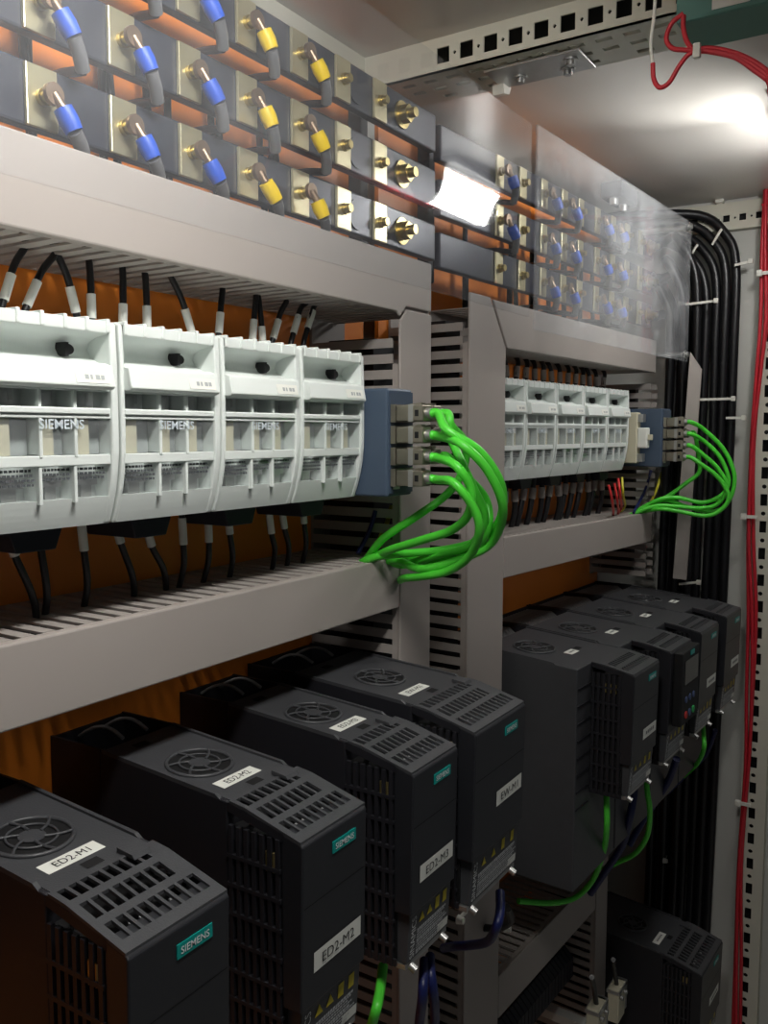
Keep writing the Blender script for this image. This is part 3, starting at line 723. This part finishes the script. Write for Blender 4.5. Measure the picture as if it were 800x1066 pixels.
def small_drive(x0, x1, zt, k, txt, label, df=.355, group='drives in the near row', ltxt=True):
    W = x1-x0; zb = zt-.170
    pf = [(df, 0), (df+.055, .0145), (.62, .030)]
    def zf(y):
        for (a, p), (b, q) in zip(pf, pf[1:]):
            if y <= b or b == .62: return zt + p + (q-p)*(y-a)/(b-a)
    t = thing('motor_drive', label, 'motor drive', (x0,.62,zb), k, group)
    dv = df+.068
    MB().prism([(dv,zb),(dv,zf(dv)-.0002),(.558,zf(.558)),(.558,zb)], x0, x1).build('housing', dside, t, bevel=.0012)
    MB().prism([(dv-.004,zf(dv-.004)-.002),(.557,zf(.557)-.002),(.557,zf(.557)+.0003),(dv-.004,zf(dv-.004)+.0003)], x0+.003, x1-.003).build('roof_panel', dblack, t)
    for a in (x0, x1-.003):
        MB().prism([(dv+.006,zf(dv+.006)-.001),(.556,zf(.556)-.001),(.556,zf(.556)+.0022),(dv+.012,zf(dv+.012)+.0022)], a, a+.003).build('edge_lip', dblack, t)
    MB().box(x0+.004, x1-.004, df+.018, dv, zb+.004, zt-.004).build('vent_core', ddark, t)
    for xs in (x0, x1-.0012): side_vents(t, xs, df+.019, dv, zb, zf, 7, 1)
    for xs in (x0, x1-.0022):
        MB().prism([(df+.017,zf(df+.017)-.007),(dv,zf(dv)-.007),(dv,zf(dv)-.0002),(df+.017,zf(df+.017)-.0002)], xs, xs+.0022).build('side_frame', dside, t)
        MB().box(xs, xs+.0022, df+.017, dv, zb, zb+.006).build('side_frame', dside, t)
    # heat sink channel at the back
    MB().box(x0, x0+.0025, .558, .619, zb, zf(.59)-.001).box(x1-.0025, x1, .558, .619, zb, zf(.59)-.001).box(x0+.0025, x1-.0025, .616, .619, zb, zf(.59)-.002).build('heatsink', dside, t)
    MB().box(x0+.0025, x1-.0025, .558, .616, zb, zt-.004).build('heatsink_floor', ddark, t)
    for fr_ in (.33, .66):
        xx = x0+W*fr_; pts = [(xx, .560+.055*q, zf(.59)-.008+.014*math.sin(math.pi*min(1,q*.8+.2))) for q in (0,.2,.4,.6,.8,1.0)]
        MB().tube(pts, .0016, 6).build('arched_rib', dust, t)
    # fan, label, small socket
    fan_grille(t, x0+W*.44, .483, zf, min(.0255, W*.33))
    roof_text(t, txt, x0+W*.17, df+.0825, .042, .0125, zf)
    MB().add([(x0+W*.40,df+.0705,zf(df+.0705)+.0006),(x0+W*.40+.013,df+.0705,zf(df+.0705)+.0006),(x0+W*.40+.013,df+.0785,zf(df+.0785)+.0006),(x0+W*.40,df+.0785,zf(df+.0785)+.0006)], [(0,1,2,3)]).build('roof_socket', ddark, t)
    MB().add([(x0+W*.3,.540,zf(.540)+.0006),(x0+W*.3+.014,.540,zf(.540)+.0006),(x0+W*.3+.014,.548,zf(.548)+.0006),(x0+W*.3,.548,zf(.548)+.0006)], [(0,1,2,3)]).build('roof_socket', ddark, t)
    n = 8 if W < .09 else 11
    slot_grid(t, x0, x1, df+.002, dv-.002, zf, [(df+.0105,df+.0255,x0+W*.07,x0+W*.96,n+1),(df+.0315,df+.0460,x0+W*.07,x0+W*.86,n),(df+.0515,df+.0635,x0+W*.05,x0+W*.86,n)])
    fb = MB()
    for i in (2,3,6):
        if i < n: fb.box(x0+W*.08+W*.87/(n+1)*i, x0+W*.08+W*.87/(n+1)*(i+.66), df+.0125, df+.0245, zf(df+.0125)-.006, zf(df+.0125)-.002)
    fb.build('inner_fin', dust, t)
    MB().prism([(dv-.012,zf(dv-.012)+.001),(dv+.004,zf(dv+.004)+.001),(dv+.004,zf(dv+.004)+.004),(dv-.010,zf(dv-.010)+.0035)], x1-.024, x1-.010).build('latch', dblack, t)
    front_unit(t, x0, x1, zt, df, -.168, txt if ltxt else '', zpan=-.122, lab_z=-.083 if W < .09 else -.070)
    g = MB()
    for i in range(2): g.cyl((x0+.001, df+.026+i*.006, zt-.026),(x0+.001, df+.026+i*.006, zt-.012),.0016,6)
    g.build('brass_pin', brass, t)
    return t
small_drive(.3040, .3830, -.278, 1, 'ED2-M1', 'nearest black drive labelled ED2-M1, at the lower left')
small_drive(.4550, .5330, -.278, 1, 'ED2-M2', 'black drive labelled ED2-M2')
small_drive(.6020, .6795, -.278, 1, 'ED2-M3', 'black drive labelled ED2-M3')
small_drive(.7010, .8125, -.272, 1, 'EW-M1', 'wider black drive labelled EW-M1, last of the near row', df=.348)

def big_drive(xr, zt, k, label, df=.34, wb=.147, wc=.100, operator=False, zbot=-.61, logo=True):
    x0, x1, xc = xr-wb, xr-.001, xr-wc; db = df+.060
    pf = [(df, 0), (df+.045, .0085), (.62, .026)]
    def zf(y):
        for (a, p), (b, q) in zip(pf, pf[1:]):
            if y <= b or b == .62: return zt + p + (q-p)*(y-a)/(b-a)
    t = thing('motor_drive', label, 'motor drive', (x0,.62,zbot), k, 'wide drives in the far row')
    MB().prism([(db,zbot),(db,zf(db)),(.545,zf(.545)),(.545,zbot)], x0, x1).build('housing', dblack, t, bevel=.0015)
    gm = ('groove',)
    z = zt-.018
    while z > zbot+.10:
        shared(gm, lambda: MB().box(0, wb-wc-.006, -.0015, 0, 0, .0016), 'front_ridge', dside, t, (x0+.003, db, z)); z -= .0235
    for a in (x0, x1-.003):
        MB().prism([(db+.03,zf(db+.03)-.001),(.56,zf(.56)-.001),(.56,zf(.56)+.002),(db+.034,zf(db+.034)+.002)], a, a+.003).build('edge_lip', dblack, t)
    # heat sink fins
    MB().box(x0, x0+.003, .545, .619, zbot, zf(.58)).box(x1-.003, x1, .545, .619, zbot, zf(.58)).box(x0+.003, x1-.003, .616, .619, zbot, zf(.58)-.002).build('heatsink', dside, t)
    MB().box(x0+.003, x1-.003, .546, .616, zbot, zt-.004).build('heatsink_floor', dust, t)
    for i in range(14):
        shared(('fin',round(zt,4)), lambda: MB().prism([(0,0),(.066,0),(.066,.022),(.02,.024),(0,.010)], 0, .002), 'heatsink_fin', dust, t, (x0+.006+i*(wb-.012)/14, .548, zt-.004))
    fan_grille(t, x0+wb*.36, .487, zf, .029)
    roof_text(t, '', x0+wb*.40, .433, .026, .013, zf)
    MB().add([(x0+wb*.62,.437,zf(.437)+.0006),(x0+wb*.62+.013,.437,zf(.437)+.0006),(x0+wb*.62+.013,.446,zf(.446)+.0006),(x0+wb*.62,.446,zf(.446)+.0006)], [(0,1,2,3)]).build('roof_socket', ddark, t)
    # control unit in front
    MB().box(xc+.004, x1-.004, df+.016, db, zt-.168, zt-.004).build('vent_core', ddark, t)
    for xs in (xc, x1-.0012): side_vents(t, xs, df+.017, db-.0005, zt-.168, zf, 6, 1)
    for xs in (xc, x1-.0022):
        MB().prism([(df+.015,zf(df+.015)-.006),(db-.0005,zf(db)-.006),(db-.0005,zf(db)),(df+.015,zf(df+.015))], xs, xs+.0022).build('side_frame', dside, t)
        MB().box(xs, xs+.0022, df+.015, db-.0005, zt-.17, zt-.164).build('side_frame', dside, t)
    slot_grid(t, xc, x1, df+.002, db, zf, [(df+.012,df+.0225,xc+.008,x1-.004,12),(df+.030,df+.041,xc+.008,x1-.010,11)])
    front_unit(t, xc, x1, zt, df, -.166, '', logo=logo, lab_z=-.083, lab_w=.052)
    g = MB()
    for i in range(3): g.cyl((xc+.001, df+.026+i*.007, zt-.028),(xc+.001, df+.026+i*.007, zt-.016),.0018,6)
    g.build('brass_pin', brass, t)
    if operator:
        p = MB().box(xc+.012, x1-.002, df-.0125, df+.001, zt-.112, zt-.002).build('operator_panel', ddark, t, bevel=.002)
        sub(MB().box(xc+.024, x1-.010, df-.0132, df-.0124, zt-.052, zt-.016), 'display', screen, p)
        sub(MB().box(xc+.050, xc+.068, df-.0134, df-.0124, zt-.0115, zt-.005), 'brand_plate', teal, p)
        for i, m in enumerate((rbtn, bbtn, gbtn)):
            sub(MB().cyl((xc+.034+i*.018, df-.0124, zt-.098),(xc+.034+i*.018, df-.0140, zt-.098),.0055,12), 'button', m, p)
        for i in range(3):
            sub(MB().cyl((xc+.034+i*.018, df-.0124, zt-.075),(xc+.034+i*.018, df-.0138, zt-.075),.005,12), 'button', bbtn, p)
    return t
BL = ['wide black drive nearest in the far row, beside the upright duct', 'wide black drive with a glossy operator panel on its front', 'wide black drive third in the far row, behind the operator panel', 'rearmost wide black drive, next to the cabinet side wall']
for i, xr in enumerate((1.238, 1.389, 1.540, 1.690)):
    big_drive(xr, -.317, 2, BL[i], operator=(i == 1), logo=(i != 1))
small_drive(1.510, 1.640, -.925, 2, '', 'dim black drive in the lower right corner below the others', df=.34, group='drive at the bottom')

# ================================================================== thick black cables on the side wall
paths = []
def bundle(i, D, x, pre, label, r=.0085):
    pts = pre + [(x, D, .16), (x+random.uniform(-.003,.003), D+random.uniform(-.002,.004), -.1), (x, D+.006, -.45), (x+.002, D+.012, -.85), (x, D+.02, -1.35)]
    single(MB().tube(pts, r, 12, sub=5), 'power_cable', blkcab, label, 'cable', tuple(pts[-1]), 1, 'thick black cables')
eb = [from2((1.74, .535, z)) for z in (.350,.283,.218)]
outer = [(1.780,.352),(1.776,.369),(1.780,.386),(1.772,.403)]
for i, (x, D) in enumerate(outer):
    zt = .415 - i*.016
    pre = [(1.64+.01*i,.555,zt-.02),(1.715,.535,zt-.004),(x-.012,D+.07,zt-.006),(x-.003,D+.022,zt-.045),(x,D+.002,zt-.10)]
    bundle(i, D, x, pre, 'thick black cable arching over to the side wall, %s from the red wires' % ORD[i])
inner = [(1.768,.420),(1.774,.437),(1.764,.454),(1.744,.412),(1.742,.436),(1.74,.46)]
for i, (x, D) in enumerate(inner):
    e = eb[i % 3]; zt = .345 - (i % 3)*.03
    pre = [(e.x-.02, e.y-.012*(i//3), e.z), (e.x+.012, e.y-.03, min(.40, e.z+.02)), (x-.012, D+.035, zt+.012), (x-.002, D+.006, zt-.05)]
    bundle(4+i, D, x, pre, 'thick black cable dropping from the far busbar ends, %s of six' % ORD[i], .0078)
# white ties round the bundle
def tie(a, b, label, head=True, w=.0022):
    a, b = Vector(a), Vector(b)
    t = thing('cable_tie', label, 'cable tie', tuple(a), 1, 'white cable ties')
    off = Vector((.0012, 0, 0)); up = Vector((0,0,w))
    quadbox(a-up, b-up, b+up, a+up, off).build('strap', tie_m, t)
    if head: MB().box(b.x-.005,b.x+.001,b.y-.004,b.y+.004,b.z-.0045,b.z+.0045).build('tie_head', tie_m, t, bevel=.001)
def onx(u, v, x): return atX(u, v, x)
tie(onx(714,317,1.729), onx(746,313,1.731), 'white cable tie round the inner cables below the busbar ends')
tie(onx(765,276,1.760), onx(782,272,1.762), 'white cable tie on the outermost arching cable')
tie(onx(727,416,1.732), onx(764,415,1.746), 'white cable tie across the whole bundle above the far green cables')
tie(onx(756,435,1.762), onx(775,435,1.764), 'short white tie behind the far green cables at the outer edge')
tie(onx(707,608,1.728), onx(728,606,1.731), 'white cable tie low on the bundle above the last drive')
for n, (u, v) in enumerate([(749,246),(724,262)]):
    a = atX(u, v, 1.75); single(MB().tube([a+Vector((0,.012,-.014)), a+Vector((-.004,0,.004)), a+Vector((0,-.004,.012))], .0025, 6), 'cable_tie', tie_m, ('clipped white tie end sticking out on top of the bundle','clipped white tie end at the busbar end')[n], 'cable tie', tuple(a), 1, 'white cable ties')
a = atX(750,205,1.79); t = thing('cable_mount', 'white tie mount on the roof edge above the thick cables', 'cable mount', tuple(a))
MB().box(a.x-.006,a.x+.006,a.y-.008,a.y+.008,a.z-.012,a.z+.006).build('base', tie_m, t, bevel=.002)
MB().box(a.x-.004,a.x+.008,a.y-.005,a.y+.005,a.z-.022,a.z-.012).build('loop', tie_m, t, bevel=.001)
# dark clamp with bolts at the far roof corner
a = from2((1.55,.60,.405)); t = thing('roof_bracket', 'small dark bolted bracket in the far roof corner', 'bracket', tuple(a))
MB().box(a.x,a.x+.09,a.y-.07,a.y-.03,a.z+.005,a.z+.0315).build('block', bek, t, bevel=.003)
for q in (.015,.07): MB().cyl((a.x+q,a.y-.05,a.z+.005),(a.x+q,a.y-.05,a.z-.006),.008,8).build('bolt_head', steel, t)

# ================================================================== red wires, lamps, white cord
rp = [(800,72),(797,110),(799,180),(797,260),(796,330),(789,400),(783,470),(781,560),(783,640),(781,720),(778,800),(770,900),(768,1000),(766,1100)]
for i in range(3):
    pts = []
    for q, (u, v) in enumerate(rp):
        X = 1.762 - .004*(i == 1)
        p = atX(u + (-2.2, .6, 3.0)[i] + 1.6*math.sin(q*1.3+i*2), v, X); pts.append(p)
    single(MB().tube(pts, .0034, 8, sub=4), 'red_wire', red, '%s of the red wires running down the perforated upright' % ('left one','middle one','right one')[i], 'wire', tuple(pts[-1]), 1, 'red wires down the upright')
for u, v, lb in ((775,837,'white tie round the red wires beside the drives'),(781,538,'white tie round the red wires beside the far green cables'),(798,284,'white tie round the red wires near the roof')):
    a = atX(u, v, 1.752)
    t = thing('cable_tie', lb, 'cable tie', tuple(a), 1, 'white cable ties')
    MB().box(a.x-.002,a.x+.002,a.y-.012,a.y+.010,a.z-.003,a.z+.003).build('strap', tie_m, t)
    MB().box(a.x-.006,a.x+.003,a.y+.006,a.y+.016,a.z-.006,a.z+.006).build('tie_head', tie_m, t, bevel=.002)
# lamps under the roof
def lamp(x0, x1, y0, y1, z0, z1, m, label):
    t = thing('cabinet_lamp', label, 'lamp', ((x0+x1)/2, (y0+y1)/2, z1))
    MB().box(x0-.02, x1+.02, y0-.03, y1+.03, z1-.012, z1-.001).build('housing', bek, t, bevel=.002)  # housing made wide to keep lamp light off the roof
    n = 10; cy, cz, ry, rz = (y0+y1)/2, z1-.012, (y1-y0)/2, z1-.012-z0
    prof = [(cy+ry*math.cos(a), cz-rz*math.sin(a)) for a in [math.pi*i/n for i in range(n+1)]]
    MB().prism(prof, x0, x1).build('diffuser', m, t)
    for a, b in ((x0-.01,x0),(x1,x1+.01)): MB().prism([(cy+ry*1.06*math.cos(q), cz-rz*1.06*math.sin(q)) for q in [math.pi*i/n for i in range(n+1)]], a, b).build('end_cap', bek, t)
lamp(.22, .46, .13, .19, .365, .4365, glowA, 'lit cabinet lamp under the near roof panel, out of view')
lamp(1.29, 1.50, .13, .19, .375, .4365, glowB, 'lit cabinet lamp under the far roof panel, seen mirrored in the clear sheet')
sp = thing('added_spot', 'small added spot brightening the far roof panel, out of view', 'lamp', (1.395,.20,.335))  # unseen spot added to make the bright patch on the far roof
P0, P1 = Vector((1.395,.20,.335)), Vector((1.235,.315,.437)); dd = (P1-P0).normalized()
MB().cyl(P0-dd*.05, P0, .018, 16, .024).build('housing', bek, sp)
MB().cyl(P0-dd*.06, Vector((1.44,.235,.436)), .005, 8).build('arm', bek, sp)
sd = bpy.data.lights.new('spot_beam', 'SPOT'); sd.energy = 3.2; sd.spot_size = math.radians(68); sd.spot_blend = 1.0; sd.shadow_soft_size = .008; sd.color = (1,.99,.95)
so = bpy.data.objects.new('spot_beam', sd); COL.objects.link(so); so.parent = sp; so.location = dd*.004
so.rotation_euler = dd.to_track_quat('-Z', 'Y').to_euler()
# teal power supply of the lamp
t = thing('lamp_ballast', 'teal box with white label hanging under the roof at top right', 'electrical box', (.84,.05,.345))
MB().box(.80,.865,.05,.215,.347,.378).build('case', lampteal, t, bevel=.003)
MB().box(.798,.867,.05,.217,.378,.399).build('lid', steel_wall, t, bevel=.002)
MB().box(.7994,.7999,.155,.185,.351,.368).build('label', paper, t)
MB().box(.82,.85,.07,.20,.399,.4365).build('hanger', steel, t)
wp = [atX(683,-8,.80), atX(681,20,.80), atX(678,45,.80), atX(680,68,.80)]
single(MB().tube(wp, .0016, 8), 'hanging_cord', tie_m, 'thin white cord hanging from the roof beside the red loop', 'cord', tuple(wp[-1]))
rl = [[(712,14),(700,24),(694,40),(700,50),(712,52),(722,52),(740,50),(765,55),(785,64),(800,75),(812,90)],
      [(680,66),(681,82),(687,91),(697,86),(708,68),(720,55),(738,53),(765,58),(785,68),(800,80),(812,96)],
      [(712,16),(712,30),(716,44),(724,52),(740,54),(766,60),(784,72),(800,84),(812,100)]]
for i, L in enumerate(rl):
    pts = [atX(u, v, .80+.0*i) for u, v in L]
    pts += [Vector(q)+Vector((0,.004*i,.004*(i%2))) for q in ((.95,.10,.385),(1.22,.07,.41),(1.52,.08,.415),(1.73,.22,.42),(1.758,.30,.41))]
    single(MB().tube(pts, .0021, 8), 'red_wire', red, ('upper red wire looping beside the teal box','lower red wire hanging in a loop under the white cord','short red wire leaving the teal box')[i], 'wire', tuple(pts[0]), 1, 'red wires at the lamp box')
a = atX(726,53,.797); t = thing('cable_tie', 'white tie gathering the red wires under the teal box', 'cable tie', tuple(a), 1, 'white cable ties')
MB().box(a.x-.003,a.x+.003,a.y-.003,a.y+.003,a.z-.006,a.z+.006).build('strap', tie_m, t, bevel=.001)

# ================================================================== lower clutter
def wire(name, m, pts, r, label, cat='wire', group=None):
    P = [atD(u,v,D) for u,v,D in pts]
    return single(MB().tube(P, r, 10, sub=6), name, m, label, cat, tuple(P[-1]), 1, group)
wire('network_cable', green, [(631,812,.385),(632,840,.375),(632,862,.375),(629,885,.39),(618,915,.42),(600,934,.45),(575,940,.47),(540,938,.50)], .0042, 'green cable hanging from the nearest far drive', 'cable')
wire('network_cable', green, [(672,795,.372),(674,822,.36),(677,845,.358),(674,870,.37),(662,888,.39),(645,897,.42),(628,905,.45)], .0042, 'green cable curving below the drive with operator panel', 'cable')
wire('network_cable', green, [(731,742,.36),(733,765,.345),(733,780,.34),(726,795,.36),(712,808,.40)], .004, 'short green cable under the rear far drives', 'cable')
wire('control_cable', dkblue, [(662,805,.385),(660,830,.375),(655,855,.38),(648,880,.40),(632,905,.43),(615,930,.46)], .006, 'dark blue cable under the nearest far drive', 'cable')
wire('control_cable', dkblue, [(705,790,.35),(695,815,.37),(672,850,.40),(655,880,.42)], .006, 'dark blue cable running under the far drives', 'cable')
wire('control_cable', dkblue, [(745,760,.35),(735,785,.37),(715,805,.40),(695,825,.43)], .005, 'dark blue cable under the rearmost far drive', 'cable')
wire('control_cable', dkblue, [(521,928,.38),(521,948,.372),(517,965,.37),(508,980,.39),(490,984,.42),(475,985,.44),(462,987,.47)], .005, 'dark blue cable bending under the drive labelled EW-M1', 'cable')
wire('control_cable', dkblue, [(442,1000,.385),(441,1020,.372),(440,1040,.37),(437,1064,.38),(434,1100,.39)], .0045, 'dark blue cable under the drive labelled ED2-M3, left one', 'cable')
wire('control_cable', dkblue, [(448,995,.385),(449,1015,.372),(452,1038,.37),(453,1064,.38),(450,1100,.39)], .0045, 'dark blue cable under the drive labelled ED2-M3, right one', 'cable')
wire('network_cable', green, [(399,1005,.40),(396,1030,.39),(392,1050,.38),(386,1072,.39),(380,1100,.40)], .0045, 'green cable under the drive labelled ED2-M3', 'cable')
wire('network_cable', green, [(688,560,.50),(690,580,.485),(690,600,.48),(685,625,.50)], .0038, 'short green cable between far duct and rear drives', 'cable')
wire('power_cable', blk, [(528,945,.42),(532,958,.44),(520,966,.47),(505,966,.495)], .005, 'black cable under the nearest far drive', 'cable')
for n, (u, v, D) in enumerate([(480,958,.47),(529,967,.47),(693,896,.44),(770,838,.30)][:3]):
    a = atD(u, v, D); t = thing('cable_tie', 'white tie knob %s' % ('below the drive labelled EW-M1','below the nearest far drive at the upright duct','at the lowest far duct')[n], 'cable tie', tuple(a), 1, 'white cable ties')
    MB().cyl(a+Vector((0,.004,0)), a-Vector((0,.004,0)), .006, 10, .004).build('tie_head', tie_m, t)
    MB().box(a.x,a.x+.022,a.y+.002,a.y+.005,a.z-.002,a.z+.002).build('strap', tie_m, t)
def connector(u, v, D, label):
    a = atD(u, v, D); t = thing('cable_connector', label, 'connector', tuple(a), 1, 'pale connectors at the bottom')
    MB().prism([(a.x-.018,a.z-.03),(a.x+.016,a.z-.03),(a.x+.022,a.z-.012),(a.x+.022,a.z+.03),(a.x-.018,a.z+.03)], a.y-.008, a.y+.012, 'y').build('shell', beige, t, bevel=.002)
    MB().box(a.x-.019,a.x+.023,a.y-.0095,a.y+.0135,a.z+.022,a.z+.028).box(a.x+.016,a.x+.0235,a.y-.0095,a.y+.0135,a.z-.02,a.z+.03).build('metal_edge', steel, t)
    for q in (-.010,.010): MB().cyl((a.x+q,a.y-.009,a.z+.015),(a.x+q,a.y-.014,a.z+.015),.004,10).build('screw', steel, t)
    MB().tube([(a.x,a.y+.002,a.z+.03),(a.x-.02,a.y,a.z+.07),(a.x-.06,a.y-.01,a.z+.11)], .004, 8).build('lead', blk, t)
connector(643,1042,.44,'pale connector near the bottom, right one of two')
connector(622,1064,.42,'pale connector at the bottom edge, left one of two')
# terminal strip under the lowest duct
ts = thing('terminal_strip', 'dim row of dark terminals below the lowest duct', 'terminal strip', (1.08,.60,-.93), 2)
MB().box(1.08,1.41,.59,.6195,-.93,-.90).build('rail', steel, ts)
for i in range(26):
    shared('term', lambda: MB().prism([(.53,0),(.59,0),(.59,.05),(.545,.05),(.53,.035)], 0, .0105), 'terminal', dkblue if i % 3 else bek, ts, (1.085+i*.0124, 0, -.94))
sg = thing('cable_bracket', 'pale slanted metal strip below the lowest duct', 'bracket', (1.09,.5,-1.0), 2)
MB().box(1.09,1.42,.49,.496,-1.02,-.985).build('strip', steel_wall, sg, bevel=.002)
for xx in (1.12, 1.37): MB().box(xx,xx+.02,.496,.6195,-1.01,-.995).build('bracket_arm', steel_wall, sg)
for o in bpy.data.objects:
    if '_o' in o: del o['_o']
